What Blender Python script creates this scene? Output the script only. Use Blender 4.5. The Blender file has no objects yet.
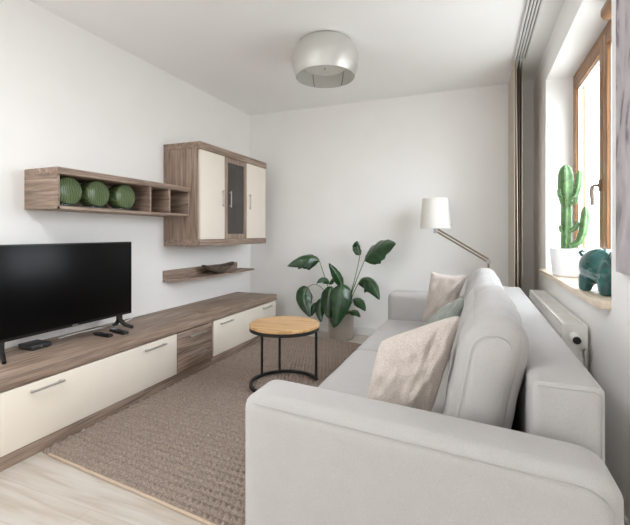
import bpy, bmesh, math, random
from mathutils import Vector, Matrix, noise
random.seed(4)
S = bpy.context.scene
COL = S.collection
PI = math.pi
V = Vector

# ------------------------------------------------------------------ materials
def lin(c):
    return tuple(((x/255)/12.92 if x/255 <= .04045 else ((x/255+.055)/1.055)**2.4) for x in c) + (1,)

def base(name):
    m = bpy.data.materials.new(name); m.use_nodes = True
    nt = m.node_tree; b = nt.nodes['Principled BSDF']
    return m, nt, b

def N(nt, t, **k):
    n = nt.nodes.new(t)
    for a, v in k.items(): setattr(n, a, v)
    return n

def ramp(nt, stops):
    r = N(nt, 'ShaderNodeValToRGB'); e = r.color_ramp.elements
    while len(e) < len(stops): e.new(.5)
    for i, (p, c) in enumerate(stops):
        e[i].position = p; e[i].color = c
    return r

def coords(nt, scale, rot=(0, 0, 0)):
    tc = N(nt, 'ShaderNodeTexCoord'); mp = N(nt, 'ShaderNodeMapping')
    mp.inputs['Scale'].default_value = scale; mp.inputs['Rotation'].default_value = rot
    nt.links.new(tc.outputs['Object'], mp.inputs['Vector'])
    return mp

def bump(nt, b, src, strength, dist):
    bp = N(nt, 'ShaderNodeBump'); bp.inputs['Strength'].default_value = strength
    bp.inputs['Distance'].default_value = dist
    nt.links.new(src, bp.inputs['Height']); nt.links.new(bp.outputs['Normal'], b.inputs['Normal'])

def plain(name, rgb, rough=.5, metal=0., spec=.5, noise_amt=.03, nscale=8, bump_s=0, bump_scale=200, coat=0):
    m, nt, b = base(name)
    c = lin(rgb)
    mp = coords(nt, (1, 1, 1))
    n = N(nt, 'ShaderNodeTexNoise'); n.inputs['Scale'].default_value = nscale; n.inputs['Detail'].default_value = 3
    nt.links.new(mp.outputs[0], n.inputs['Vector'])
    lo = tuple(x*(1-noise_amt) for x in c[:3])+(1,); hi = tuple(min(1, x*(1+noise_amt)) for x in c[:3])+(1,)
    r = ramp(nt, [(.35, lo), (.65, hi)])
    nt.links.new(n.outputs['Fac'], r.inputs[0]); nt.links.new(r.outputs[0], b.inputs['Base Color'])
    b.inputs['Roughness'].default_value = rough; b.inputs['Metallic'].default_value = metal
    b.inputs['Specular IOR Level'].default_value = spec; b.inputs['Coat Weight'].default_value = coat
    if bump_s:
        n2 = N(nt, 'ShaderNodeTexNoise'); n2.inputs['Scale'].default_value = bump_scale
        nt.links.new(mp.outputs[0], n2.inputs['Vector'])
        bump(nt, b, n2.outputs['Fac'], bump_s, .002)
    return m

def wood(name, axis, dark, mid, light, rough=.55, freq=22., along=1.2, contrast=1.):
    m, nt, b = base(name)
    sc = [freq]*3; sc['xyz'.index(axis)] = along
    mp = coords(nt, tuple(sc))
    n = N(nt, 'ShaderNodeTexNoise'); n.inputs['Scale'].default_value = 1.6; n.inputs['Detail'].default_value = 7
    n.inputs['Roughness'].default_value = .62; n.inputs['Distortion'].default_value = .8
    nt.links.new(mp.outputs[0], n.inputs['Vector'])
    sc2 = [freq*7]*3; sc2['xyz'.index(axis)] = along*4
    mp2 = coords(nt, tuple(sc2))
    n2 = N(nt, 'ShaderNodeTexNoise'); n2.inputs['Scale'].default_value = 1.; n2.inputs['Detail'].default_value = 2
    nt.links.new(mp2.outputs[0], n2.inputs['Vector'])
    mx = N(nt, 'ShaderNodeMath', operation='MULTIPLY_ADD'); mx.inputs[1].default_value = .3
    nt.links.new(n2.outputs['Fac'], mx.inputs[0])
    ad = N(nt, 'ShaderNodeMath', operation='MULTIPLY'); ad.inputs[1].default_value = .75
    nt.links.new(n.outputs['Fac'], ad.inputs[0]); nt.links.new(ad.outputs[0], mx.inputs[2])
    r = ramp(nt, [(.36, lin(dark)), (.52, lin(mid)), (.68, lin(light))])
    nt.links.new(mx.outputs[0], r.inputs[0]); nt.links.new(r.outputs[0], b.inputs['Base Color'])
    b.inputs['Roughness'].default_value = rough
    bump(nt, b, mx.outputs[0], .12, .002)
    return m

def fabric(name, rgb, dark=.86, scale=420, bstr=.35, blotch=.05, rough=.95):
    m, nt, b = base(name)
    mp = coords(nt, (1, 1, 1))
    n = N(nt, 'ShaderNodeTexNoise'); n.inputs['Scale'].default_value = scale; n.inputs['Detail'].default_value = 2
    nt.links.new(mp.outputs[0], n.inputs['Vector'])
    n2 = N(nt, 'ShaderNodeTexNoise'); n2.inputs['Scale'].default_value = 14; n2.inputs['Detail'].default_value = 4
    nt.links.new(mp.outputs[0], n2.inputs['Vector'])
    c = lin(rgb)
    r = ramp(nt, [(.3, tuple(x*dark for x in c[:3])+(1,)), (.7, c)])
    nt.links.new(n.outputs['Fac'], r.inputs[0])
    r2 = ramp(nt, [(.3, (1-blotch,)*3+(1,)), (.7, (1, 1, 1, 1))])
    nt.links.new(n2.outputs['Fac'], r2.inputs[0])
    mx = N(nt, 'ShaderNodeMix', data_type='RGBA', blend_type='MULTIPLY'); mx.inputs[0].default_value = 1
    nt.links.new(r.outputs[0], mx.inputs[6]); nt.links.new(r2.outputs[0], mx.inputs[7])
    nt.links.new(mx.outputs[2], b.inputs['Base Color'])
    b.inputs['Roughness'].default_value = rough; b.inputs['Specular IOR Level'].default_value = .15
    b.inputs['Sheen Weight'].default_value = .15
    bump(nt, b, n.outputs['Fac'], bstr, .003)
    return m

def glassy(name, rgb, alpha, rough=.05, tint_shadow=True):
    """thin clear pane: mostly see-through with a fresnel gloss"""
    m, nt, b = base(name); nt.nodes.remove(b)
    out = nt.nodes['Material Output']
    t = N(nt, 'ShaderNodeBsdfTransparent'); t.inputs[0].default_value = lin(rgb)
    g = N(nt, 'ShaderNodeBsdfGlossy'); g.inputs['Roughness'].default_value = rough
    lw = N(nt, 'ShaderNodeLayerWeight'); lw.inputs[0].default_value = .5
    pw = N(nt, 'ShaderNodeMath', operation='POWER'); pw.inputs[1].default_value = 5
    f = N(nt, 'ShaderNodeMath', operation='MULTIPLY_ADD'); f.inputs[1].default_value = .5; f.inputs[2].default_value = .03
    nt.links.new(lw.outputs['Facing'], pw.inputs[0]); nt.links.new(pw.outputs[0], f.inputs[0])
    mx = N(nt, 'ShaderNodeMixShader')
    nt.links.new(f.outputs[0], mx.inputs[0]); nt.links.new(t.outputs[0], mx.inputs[1]); nt.links.new(g.outputs[0], mx.inputs[2])
    d = N(nt, 'ShaderNodeBsdfDiffuse'); d.inputs[0].default_value = lin(rgb)
    m2 = N(nt, 'ShaderNodeMixShader'); m2.inputs[0].default_value = 1-alpha
    nt.links.new(d.outputs[0], m2.inputs[2]); nt.links.new(mx.outputs[0], m2.inputs[1])
    nt.links.new(m2.outputs[0], out.inputs[0])
    return m

M = {}
M['wall'] = plain('wall_paint', (248, 247, 245), .9, spec=.2, noise_amt=.008, nscale=3, bump_s=.04, bump_scale=120)
M['ceiling'] = plain('ceiling_paint', (249, 249, 248), .95, spec=.1, noise_amt=.006, nscale=3)
M['white_trim'] = plain('white_trim_paint', (236, 235, 232), .45)
OAK = ((98, 82, 71), (150, 129, 114), (184, 163, 146))
for ax in 'xyz': M['oak_'+ax] = wood('grey_brown_oak_grain_'+ax, ax, *OAK)
M['cream'] = plain('cream_lacquer', (240, 231, 217), .4, noise_amt=.01)
M['steel'] = plain('brushed_steel', (196, 194, 190), .38, .75)
M['bronze'] = plain('dark_bronze_metal', (142, 128, 110), .3, .9)
M['black_metal'] = plain('black_powder_coat', (26, 26, 27), .5)
M['black_plastic'] = plain('black_plastic', (20, 20, 21), .42)
M['dark_plastic'] = plain('charcoal_plastic', (44, 45, 48), .4)
M['screen'] = plain('black_glass_screen', (4, 4, 5), .3, spec=.16, noise_amt=0)
M['grey_mark'] = plain('grey_print', (150, 150, 150), .5)
M['rail_shadow'] = plain('rail_channel_painted_shade', (120, 120, 124), .6)  # grey paints the shade in the slots between the white tracks
M['cable'] = plain('white_cable_sheath', (232, 232, 230), .5)
M['table_oak'] = wood('golden_oak', 'x', (176, 132, 84), (207, 164, 113), (224, 186, 138), .42, 14, .9)
M['pine'] = wood('honey_pine', 'z', (112, 76, 48), (142, 102, 68), (166, 124, 88), .4, 20, 1)
M['pine_y'] = wood('honey_pine_rail', 'y', (112, 76, 48), (142, 102, 68), (166, 124, 88), .4, 20, 1)
M['sofa'] = fabric('light_grey_weave', (186, 182, 179), .86, 420, .3, .04)
M['sofa_seam'] = fabric('grey_seam_thread', (176, 172, 169), .85, 600, .2)
M['pillow_beige'] = fabric('beige_chenille', (214, 202, 193), .74, 200, .7, .10)
M['pillow_sage'] = fabric('sage_velvet', (160, 165, 157), .85, 300, .3, .08)
M['leaf'] = plain('dark_glossy_leaf', (33, 68, 35), .3, spec=.6, noise_amt=.35, nscale=9, coat=.15)
M['leaf_rib'] = plain('pale_leaf_rib', (96, 128, 74), .45)
M['stem'] = plain('green_stem', (84, 110, 62), .5, noise_amt=.15)
M['soil'] = plain('dark_soil', (52, 42, 34), .95, noise_amt=.4, nscale=60, bump_s=.8, bump_scale=90)
M['pot_grey'] = plain('warm_grey_glaze', (160, 152, 141), .33, .1, noise_amt=.06)
M['pot_white'] = plain('white_ceramic', (242, 242, 242), .35)
M['cactus'] = plain('cactus_skin', (98, 134, 86), .5, noise_amt=.3, nscale=25)
M['cactus_edge'] = plain('cactus_spines', (205, 205, 170), .8)
M['teal'] = plain('teal_glaze', (5, 84, 80), .1, spec=.7, noise_amt=.4, nscale=14, coat=.6)
M['shade'] = None
M['radiator'] = plain('radiator_enamel', (238, 236, 231), .38)
M['radiator_slot'] = plain('radiator_fin_steel', (176, 174, 170), .5)  # plain grey steel of the convector fins
M['bowl'] = plain('dark_woven_bowl', (112, 100, 90), .6, noise_amt=.45, nscale=60, bump_s=.6, bump_scale=120)
M['green_glass'] = None
M['panel_taupe'] = fabric('taupe_panel_cloth', (190, 176, 160), .92, 300, .15)
M['panel_brown'] = fabric('brown_panel_cloth', (92, 78, 64), .9, 300, .15)
M['panel_cream'] = fabric('cream_panel_cloth', (222, 206, 188), .92, 300, .15)
M['sill'] = wood('pale_marble_sill', 'y', (204, 184, 160), (224, 207, 186), (236, 224, 208), .35, 12, 2.5)
M['pane'] = glassy('window_glass', (252, 253, 252), 1.0, .02)
M['smoke_glass'] = glassy('smoked_glass', (176, 170, 165), .84, .08)
M['clear_glass'] = glassy('clear_glass', (228, 238, 232), .97, .03)
M['facade'] = plain('cream_render_facade', (238, 226, 205), .9, noise_amt=.03)

def mk_floor():
    m, nt, b = base('pale_oak_planks')
    mp = coords(nt, (1, 1, 1))
    br = N(nt, 'ShaderNodeTexBrick'); br.offset = .37
    br.inputs['Scale'].default_value = 1; br.inputs['Brick Width'].default_value = 1.35; br.inputs['Row Height'].default_value = .19
    br.inputs['Mortar Size'].default_value = .0018; br.inputs['Mortar Smooth'].default_value = .2
    br.inputs['Color1'].default_value = lin((198, 191, 183)); br.inputs['Color2'].default_value = lin((206, 200, 192))
    br.inputs['Mortar'].default_value = lin((190, 179, 165))
    nt.links.new(mp.outputs[0], br.inputs['Vector'])
    mp2 = coords(nt, (1.3, 16, 16))
    n = N(nt, 'ShaderNodeTexNoise'); n.inputs['Scale'].default_value = 1.5; n.inputs['Detail'].default_value = 6; n.inputs['Distortion'].default_value = 1.2
    nt.links.new(mp2.outputs[0], n.inputs['Vector'])
    r = ramp(nt, [(.3, lin((222, 212, 200))), (.5, lin((245, 242, 237))), (.7, (1, 1, 1, 1))])
    nt.links.new(n.outputs['Fac'], r.inputs[0])
    mx = N(nt, 'ShaderNodeMix', data_type='RGBA', blend_type='MULTIPLY'); mx.inputs[0].default_value = .8
    nt.links.new(br.outputs['Color'], mx.inputs[6]); nt.links.new(r.outputs[0], mx.inputs[7])
    nt.links.new(mx.outputs[2], b.inputs['Base Color']); b.inputs['Roughness'].default_value = .42
    bump(nt, b, br.outputs['Fac'], -.25, .001)
    return m
M['floor'] = mk_floor()

def mk_rug():
    m, nt, b = base('braided_taupe_wool')
    mp = coords(nt, (1, 1, 1))
    n = N(nt, 'ShaderNodeTexNoise'); n.inputs['Scale'].default_value = 150; n.inputs['Detail'].default_value = 3
    nt.links.new(mp.outputs[0], n.inputs['Vector'])
    r = ramp(nt, [(.25, lin((122, 107, 97))), (.52, lin((152, 137, 126))), (.78, lin((182, 167, 156)))])
    nt.links.new(n.outputs['Fac'], r.inputs[0]); nt.links.new(r.outputs[0], b.inputs['Base Color'])
    b.inputs['Roughness'].default_value = 1; b.inputs['Specular IOR Level'].default_value = .05
    n2 = N(nt, 'ShaderNodeTexNoise'); n2.inputs['Scale'].default_value = 260
    nt.links.new(mp.outputs[0], n2.inputs['Vector']); bump(nt, b, n2.outputs['Fac'], .4, .004)
    return m
M['rug'] = mk_rug()
M['rug_edge'] = fabric('tan_binding', (204, 182, 160), .85, 300, .3)

def mk_shade():
    m, nt, b = base('white_lamp_shade_cloth')
    out = nt.nodes['Material Output']
    b.inputs['Base Color'].default_value = lin((250, 249, 246)); b.inputs['Roughness'].default_value = .85
    t = N(nt, 'ShaderNodeBsdfTranslucent'); t.inputs[0].default_value = lin((250, 248, 244))
    mx = N(nt, 'ShaderNodeMixShader'); mx.inputs[0].default_value = .5
    nt.links.new(b.outputs[0], mx.inputs[1]); nt.links.new(t.outputs[0], mx.inputs[2]); nt.links.new(mx.outputs[0], out.inputs[0])
    return m
M['shade'] = mk_shade()

def mk_mesh_shade():
    """silver wire cloth: fine horizontal wires with gaps that let you look through"""
    m, nt, b = base('silver_wire_cloth')
    out = nt.nodes['Material Output']
    b.inputs['Base Color'].default_value = lin((238, 237, 233)); b.inputs['Metallic'].default_value = .6; b.inputs['Roughness'].default_value = .34
    mp = coords(nt, (1, 1, 1))
    w = N(nt, 'ShaderNodeTexWave', wave_type='BANDS', bands_direction='Z'); w.inputs['Scale'].default_value = 70; w.inputs['Distortion'].default_value = 1.0
    nt.links.new(mp.outputs[0], w.inputs['Vector'])
    r = ramp(nt, [(.3, (.20,)*3+(1,)), (.7, (.50,)*3+(1,))])
    nt.links.new(w.outputs['Fac'], r.inputs[0])
    t = N(nt, 'ShaderNodeBsdfTransparent')
    mx = N(nt, 'ShaderNodeMixShader')
    nt.links.new(r.outputs[0], mx.inputs[0]); nt.links.new(b.outputs[0], mx.inputs[1]); nt.links.new(t.outputs[0], mx.inputs[2])
    nt.links.new(mx.outputs[0], out.inputs[0])
    bump(nt, b, w.outputs['Fac'], .2, .001)
    return m
M['wire'] = mk_mesh_shade()

def mk_green():
    m, nt, b = base('ribbed_green_glass')
    mp = coords(nt, (1, 1, 1))
    w = N(nt, 'ShaderNodeTexWave', wave_type='BANDS', bands_direction='Y'); w.inputs['Scale'].default_value = 20; w.inputs['Distortion'].default_value = 7
    w.inputs['Detail'].default_value = 2
    nt.links.new(mp.outputs[0], w.inputs['Vector'])
    r = ramp(nt, [(.1, lin((86, 101, 68))), (.6, lin((104, 121, 84))), (1, lin((118, 135, 98)))])
    nt.links.new(w.outputs['Fac'], r.inputs[0]); nt.links.new(r.outputs[0], b.inputs['Base Color'])
    b.inputs['Roughness'].default_value = .15; b.inputs['Transmission Weight'].default_value = .15; b.inputs['IOR'].default_value = 1.3
    bump(nt, b, w.outputs['Fac'], .12, .002)
    return m
M['green_glass'] = mk_green()

def mk_painting():
    m, nt, b = base('abstract_grey_canvas')
    mp = coords(nt, (1, 2.2, 1.1), (0.5, 0, 0))
    n = N(nt, 'ShaderNodeTexNoise'); n.inputs['Scale'].default_value = 2.4; n.inputs['Detail'].default_value = 9; n.inputs['Distortion'].default_value = 1.8
    nt.links.new(mp.outputs[0], n.inputs['Vector'])
    r = ramp(nt, [(.30, lin((84, 78, 82))), (.40, lin((130, 122, 128))), (.48, lin((190, 182, 187))), (.72, lin((210, 203, 206)))])
    nt.links.new(n.outputs['Fac'], r.inputs[0]); nt.links.new(r.outputs[0], b.inputs['Base Color'])
    b.inputs['Roughness'].default_value = .7
    bump(nt, b, n.outputs['Fac'], .2, .004)
    return m
M['painting'] = mk_painting()

# ------------------------------------------------------------------ mesh helpers (all in world metres)
ORG = {}
def bm_new(): return bmesh.new()

def link(name, bm, mat, parent=None, smooth=30, origin=None):
    """one bmesh -> one mesh object; coordinates given in world space"""
    if origin is None:
        if parent is not None: origin = ORG[parent]
        else:
            bm.verts.ensure_lookup_table()
            xs = [v.co for v in bm.verts]
            origin = V(((min(c.x for c in xs)+max(c.x for c in xs))/2, (min(c.y for c in xs)+max(c.y for c in xs))/2, min(c.z for c in xs)))
    origin = V(origin)
    bmesh.ops.recalc_face_normals(bm, faces=bm.faces)
    bmesh.ops.translate(bm, verts=bm.verts, vec=-origin)
    me = bpy.data.meshes.new(name)
    for f in bm.faces: f.smooth = True
    bm.to_mesh(me); bm.free()
    me.set_sharp_from_angle(angle=math.radians(smooth))
    for k in (mat if isinstance(mat, (list, tuple)) else [mat]): me.materials.append(M[k])
    o = bpy.data.objects.new(name, me); COL.objects.link(o)
    ORG[o] = origin
    if parent is not None:
        o.parent = parent; o.location = origin-ORG[parent]
    else: o.location = origin
    return o

def thing(name, label, cat, loc, group=None):
    o = bpy.data.objects.new(name, None); COL.objects.link(o)
    o.empty_display_size = .1; o.location = loc; ORG[o] = V(loc)
    return tag(o, label, cat, group)

def tag(o, label, cat, group=None):
    o['label'] = label; o['category'] = cat
    if group: o['group'] = group
    return o

def struct(name, bm, mat, smooth=30):
    o = link(name, bm, mat, None, smooth); o['kind'] = 'structure'; return o

def struct_empty(name, loc):
    o = bpy.data.objects.new(name, None); COL.objects.link(o); o.location = loc; ORG[o] = V(loc)
    o['kind'] = 'structure'; return o

def box(bm, x0, x1, y0, y1, z0, z1, bev=0., seg=2, mi=0):
    r = bmesh.ops.create_cube(bm, size=1)
    vs = r['verts']
    for v in vs:
        v.co = V(((x0+x1)/2+v.co.x*(x1-x0), (y0+y1)/2+v.co.y*(y1-y0), (z0+z1)/2+v.co.z*(z1-z0)))
    es = {e for v in vs for e in v.link_edges}
    for f in {f for v in vs for f in v.link_faces}: f.material_index = mi
    if bev: bmesh.ops.bevel(bm, geom=list(es), offset=bev, segments=seg, affect='EDGES', profile=.5)
    return bm

def frames(pts):
    out = []; n = len(pts)
    up = None
    for i in range(n):
        t = (pts[min(i+1, n-1)]-pts[max(i-1, 0)]).normalized()
        if up is None:
            up = V((0, 0, 1)) if abs(t.z) < .9 else V((1, 0, 0))
        s = t.cross(up).normalized(); up = s.cross(t).normalized()
        out.append((t, s, up))
    return out

def tube(bm, pts, r, n=10, caps=True, mi=0, closed=False):
    pts = [V(p) for p in pts]
    rr = r if isinstance(r, (list, tuple)) else [r]*len(pts)
    rings = []
    if closed:
        m = len(pts); fr = []
        up = V((0, 0, 1))
        nrm = sum(((pts[i]-pts[0]).cross(pts[(i+1) % m]-pts[0]) for i in range(m)), V()).normalized()
        for i in range(m):
            t = (pts[(i+1) % m]-pts[i-1]).normalized(); s = t.cross(nrm).normalized(); fr.append((t, s, nrm))
    else: fr = frames(pts)
    for p, q, (t, s, u) in zip(pts, rr, fr):
        rings.append([bm.verts.new(p+s*math.cos(a)*q+u*math.sin(a)*q) for a in [2*PI*k/n for k in range(n)]])
    k2 = len(rings) if closed else len(rings)-1
    for i in range(k2):
        a, b = rings[i], rings[(i+1) % len(rings)]
        for k in range(n):
            f = bm.faces.new((a[k], a[(k+1) % n], b[(k+1) % n], b[k])); f.material_index = mi
    if caps and not closed:
        for rg in (rings[0], rings[-1]):
            f = bm.faces.new(rg); f.material_index = mi
    return bm

def cyl(bm, p0, p1, r, n=20, mi=0): return tube(bm, [p0, p1], r, n, True, mi)

def lathe(bm, c, prof, n=40, close=False, mi=0):
    rings = []
    for r, z in prof:
        if r < 1e-6: rings.append([bm.verts.new((c[0], c[1], z))])
        else: rings.append([bm.verts.new((c[0]+r*math.cos(2*PI*k/n), c[1]+r*math.sin(2*PI*k/n), z)) for k in range(n)])
    m = len(rings)
    for i in range(m if close else m-1):
        a, b = rings[i], rings[(i+1) % m]
        for k in range(n):
            q = (k+1) % n
            if len(a) == 1 and len(b) == 1: continue
            if len(a) == 1: f = bm.faces.new((a[0], b[q], b[k]))
            elif len(b) == 1: f = bm.faces.new((a[k], a[q], b[0]))
            else: f = bm.faces.new((a[k], a[q], b[q], b[k]))
            f.material_index = mi
    return bm

def bez(p0, p1, p2, n=12):
    p0, p1, p2 = V(p0), V(p1), V(p2)
    return [p0*(1-t)**2+p1*2*t*(1-t)+p2*t*t for t in [i/n for i in range(n+1)]]

def soft(bm, lo, hi, r, bulge=(0, 0, 0), n=20, xf=None, wr=0., ws=5., seed=0):
    """upholstered block: rounded box with a slight swell on each face"""
    lo, hi = V(lo), V(hi); c = (lo+hi)/2; h = (hi-lo)/2
    rr = r if isinstance(r, (tuple, list)) else (r, r, r)
    tmp = bmesh.new()
    bmesh.ops.create_grid(tmp, x_segments=n, y_segments=n, size=1)
    sq = [(v.co.x, v.co.y) for v in tmp.verts]; fs = [[v.index for v in f.verts] for f in tmp.faces]
    tmp.free()
    def warp(t): return math.copysign(abs(t)**.6, t) if False else math.sin(t*PI/2)
    newv = []
    for ax in range(3):
        for s in (-1, 1):
            vs = []
            for (a, b) in sq:
                a, b = warp(a), warp(b)
                q = [0, 0, 0]; q[ax] = s; q[(ax+1) % 3] = a; q[(ax+2) % 3] = b
                p = V((h.x*q[0], h.y*q[1], h.z*q[2]))
                inn = V(tuple(max(-(h[i]-rr[i]), min(h[i]-rr[i], p[i])) for i in range(3)))
                d = p-inn
                dn = V(tuple(d[i]/rr[i] for i in range(3)))
                if dn.length > 1e-9: dn = dn.normalized()
                p = inn+V(tuple(dn[i]*rr[i] for i in range(3)))
                p += V(tuple(q[i]*bulge[i]*(1-q[(i+1) % 3]**2)*(1-q[(i+2) % 3]**2) for i in range(3)))
                if wr:
                    k = noise.noise(p*ws+V((seed*7.3, 0, 0)))
                    nd = dn if dn.length > .1 else V(tuple(1. if i == ax else 0. for i in range(3)))*s
                    p += nd*k*wr
                p = c+p
                if xf: p = xf(p)
                vs.append(bm.verts.new(p))
            for f in fs: bm.faces.new([vs[i] for i in f])
            newv += vs
    bmesh.ops.remove_doubles(bm, verts=newv, dist=1e-5)
    return bm

def pillow(bm, LT, RT, RB, LB, th, n=44, seed=0, wr=.016, pinch=.05, rnd=.10):
    """stuffed square cushion from its four corners"""
    LT, RT, RB, LB = V(LT), V(RT), V(RB), V(LB)
    nrm = (RT-LB).cross(LT-RB).normalized()
    grids = []
    for s in (1, -1):
        g = []
        for i in range(n+1):
            row = []
            for j in range(n+1):
                u, v = math.sin((-1+2*i/n)*PI/2), math.sin((-1+2*j/n)*PI/2)
                cr = rnd*(abs(u*v)**4)
                uu = u*(1-pinch*(1-v*v))*(1-cr); vv = v*(1-pinch*(1-u*u))*(1-cr)
                a, b = (uu+1)/2, (vv+1)/2
                p = LB*(1-a)*(1-b)+RB*a*(1-b)+RT*a*b+LT*(1-a)*b
                t = th/2*(max(0, 1-u*u)**.42)*(max(0, 1-v*v)**.42)
                edge = 1-max(abs(u), abs(v))
                k = noise.noise(V((u*2.2+seed, v*2.2, s)))*wr*1.2+noise.noise(V((u*6+seed, v*3.5, s)))*wr*.7
                k += wr*.55*math.sin(9*u+3*noise.noise(V((u*2, v*2, seed))))*max(0, v)**2*(1-v*v)*2
                k *= min(1, edge*6)
                p = p+nrm*(s*t+k)
                row.append(bm.verts.new(p))
            g.append(row)
        for i in range(n):
            for j in range(n):
                q = (g[i][j], g[i+1][j], g[i+1][j+1], g[i][j+1])
                bm.faces.new(q if s > 0 else q[::-1])
        grids.append(g)
    bmesh.ops.remove_doubles(bm, verts=bm.verts, dist=1e-5)
    return bm

def copy_tree(o, parent=None):
    c = o.copy(); COL.objects.link(c); ORG[c] = ORG[o].copy()
    if parent is not None: c.parent = parent
    for ch in list(o.children): copy_tree(ch, c)
    return c

# ------------------------------------------------------------------ the room
XL, XR, YB, YF, ZC = -2.75, .55, 4.58, -1.7, 2.745
struct('floor', box(bm_new(), XL-.2, XR+.3, YF-.2, YB+.2, -.1, 0), 'floor')
struct('ceiling', box(bm_new(), XL-.2, XR+.3, YF-.2, YB+.2, ZC, ZC+.12), 'ceiling')
LY0, LY1, LZ0, LZ1 = -1.35, -.35, .06, 2.45        # glazed door in the left wall, behind the camera's view
b = bm_new()
box(b, XL-.2, XL, YF-.2, LY0, 0, ZC); box(b, XL-.2, XL, LY1, YB+.2, 0, ZC)
box(b, XL-.2, XL, LY0, LY1, 0, LZ0); box(b, XL-.2, XL, LY0, LY1, LZ1, ZC)
struct('wall_left', b, 'wall')
struct('wall_back', box(bm_new(), XL, XR+.3, YB, YB+.2, 0, ZC), 'wall')
WY0, WY1, WZ0, WZ1 = 2.09, 3.82, .865, 2.475     # opening in the right wall
XO = .86
b = bm_new()
box(b, XR, XO, YF-.2, WY0, 0, ZC); box(b, XR, XO, WY1, YB, 0, ZC)
box(b, XR, XO, WY0, WY1, 0, WZ0); box(b, XR, XO, WY0, WY1, WZ1, ZC)
struct('wall_right', b, 'wall')
struct('wall_front', box(bm_new(), XL, XR, YF-.2, YF, 0, ZC), 'wall')
struct('baseboard_back', box(bm_new(), XL, XR, YB-.014, YB, 0, .095, .004), 'white_trim')
struct('baseboard_right', box(bm_new(), XR-.014, XR, YF, YB-.014, 0, .095, .004), 'white_trim')
struct('baseboard_left', box(bm_new(), XL, XL+.014, LY1, 1.2, 0, .095, .004), 'white_trim')

# window on the right: frame fixed in the reveal, two sashes, panes, lever handle, stone sill
w1 = struct_empty('window_1', (.79, 2.95, .9))
FX0, FX1 = .745, .815
b = bm_new()
box(b, FX0, FX1, WY1-.075, WY1, .90, WZ1, .006); box(b, FX0, FX1, WY0, WY0+.075, .90, WZ1, .006)
link('frame', b, 'pine', w1)
b = bm_new()
box(b, FX0, FX1, WY0+.075, WY1-.075, WZ1-.075, WZ1, .006); box(b, FX0, FX1, WY0+.075, WY1-.075, .90, .965, .006)
link('frame_rail', b, 'pine_y', w1)
ym = (WY0+WY1)/2
def sash(y0, y1):
    b = bm_new(); x0, x1 = FX0-.012, FX0+.045
    box(b, x0, x1, y0, y0+.075, .955, WZ1-.062, .006); box(b, x0, x1, y1-.075, y1, .955, WZ1-.062, .006)
    box(b, x0, x1, y0+.07, y1-.07, .955, 1.03, .006); box(b, x0, x1, y0+.07, y1-.07, WZ1-.137, WZ1-.062, .006)
    s = link('sash', b, 'pine', w1)
    link('pane', box(bm_new(), FX0+.018, FX0+.024, y0+.07, y1-.07, 1.02, WZ1-.13), 'pane', s)
    b = bm_new(); g = .008
    box(b, FX0+.008, FX0+.030, y0+.075, y0+.075+g, 1.03, WZ1-.137); box(b, FX0+.008, FX0+.030, y1-.075-g, y1-.075, 1.03, WZ1-.137)
    box(b, FX0+.008, FX0+.030, y0+.075, y1-.075, 1.03, 1.03+g); box(b, FX0+.008, FX0+.030, y0+.075, y1-.075, WZ1-.137-g, WZ1-.137)
    link('glazing_bead', b, 'white_trim', s)
    return s
sash(WY0+.06, ym-.004); sf = sash(ym+.004, WY1-.06)
b = bm_new()
hx = FX0-.012
box(b, hx-.012, hx, ym+.026, ym+.056, 1.462, 1.535, .004)
tube(b, [(hx-.01, ym+.041, 1.50), (hx-.036, ym+.041, 1.50), (hx-.046, ym+.041, 1.49), (hx-.048, ym+.041, 1.465), (hx-.045, ym+.041, 1.375)], [.010, .010, .0115, .012, .010], 12)
link('window_handle', b, 'bronze', w1)
link('window_sill', box(bm_new(), .498, FX0+.02, WY0, WY1, .865, .90, .004), 'sill', w1)

# glazed door behind the camera's view
w3 = struct_empty('window_2', (XL-.1, (LY0+LY1)/2, LZ0))
b = bm_new(); xm = (LY0+LY1)/2
for y in (LY0, xm-.04, LY1-.08): box(b, XL-.13, XL-.06, y, y+.08, LZ0, LZ1, .006)
box(b, XL-.13, XL-.06, LY0+.08, LY1-.08, LZ0, LZ0+.08, .006); box(b, XL-.13, XL-.06, LY0+.08, LY1-.08, LZ1-.08, LZ1, .006)
link('frame', b, 'pine', w3)
link('pane', box(bm_new(), XL-.098, XL-.092, LY0+.07, xm-.03, LZ0+.07, LZ1-.07), 'pane', w3)
link('pane', box(bm_new(), XL-.098, XL-.092, xm+.03, LY1-.07, LZ0+.07, LZ1-.07), 'pane', w3)

# ------------------------------------------------------------------ wall units on the left wall
WX = XL
def handle_h(x, y0, y1, z, parent):
    b = bm_new()
    box(b, x+.016, x+.026, y0, y1, z-.006, z+.006, .002)
    for y in (y0+.012, y1-.024): box(b, x-.001, x+.018, y, y+.012, z-.005, z+.005)
    return link('handle', b, 'steel', parent)
def handle_v(x, y, z0, z1, parent):
    b = bm_new()
    box(b, x+.016, x+.025, y-.006, y+.006, z0, z1, .002)
    for z in (z0+.012, z1-.022): box(b, x-.001, x+.018, y-.005, y+.005, z, z+.01)
    return link('handle', b, 'steel', parent)

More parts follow.
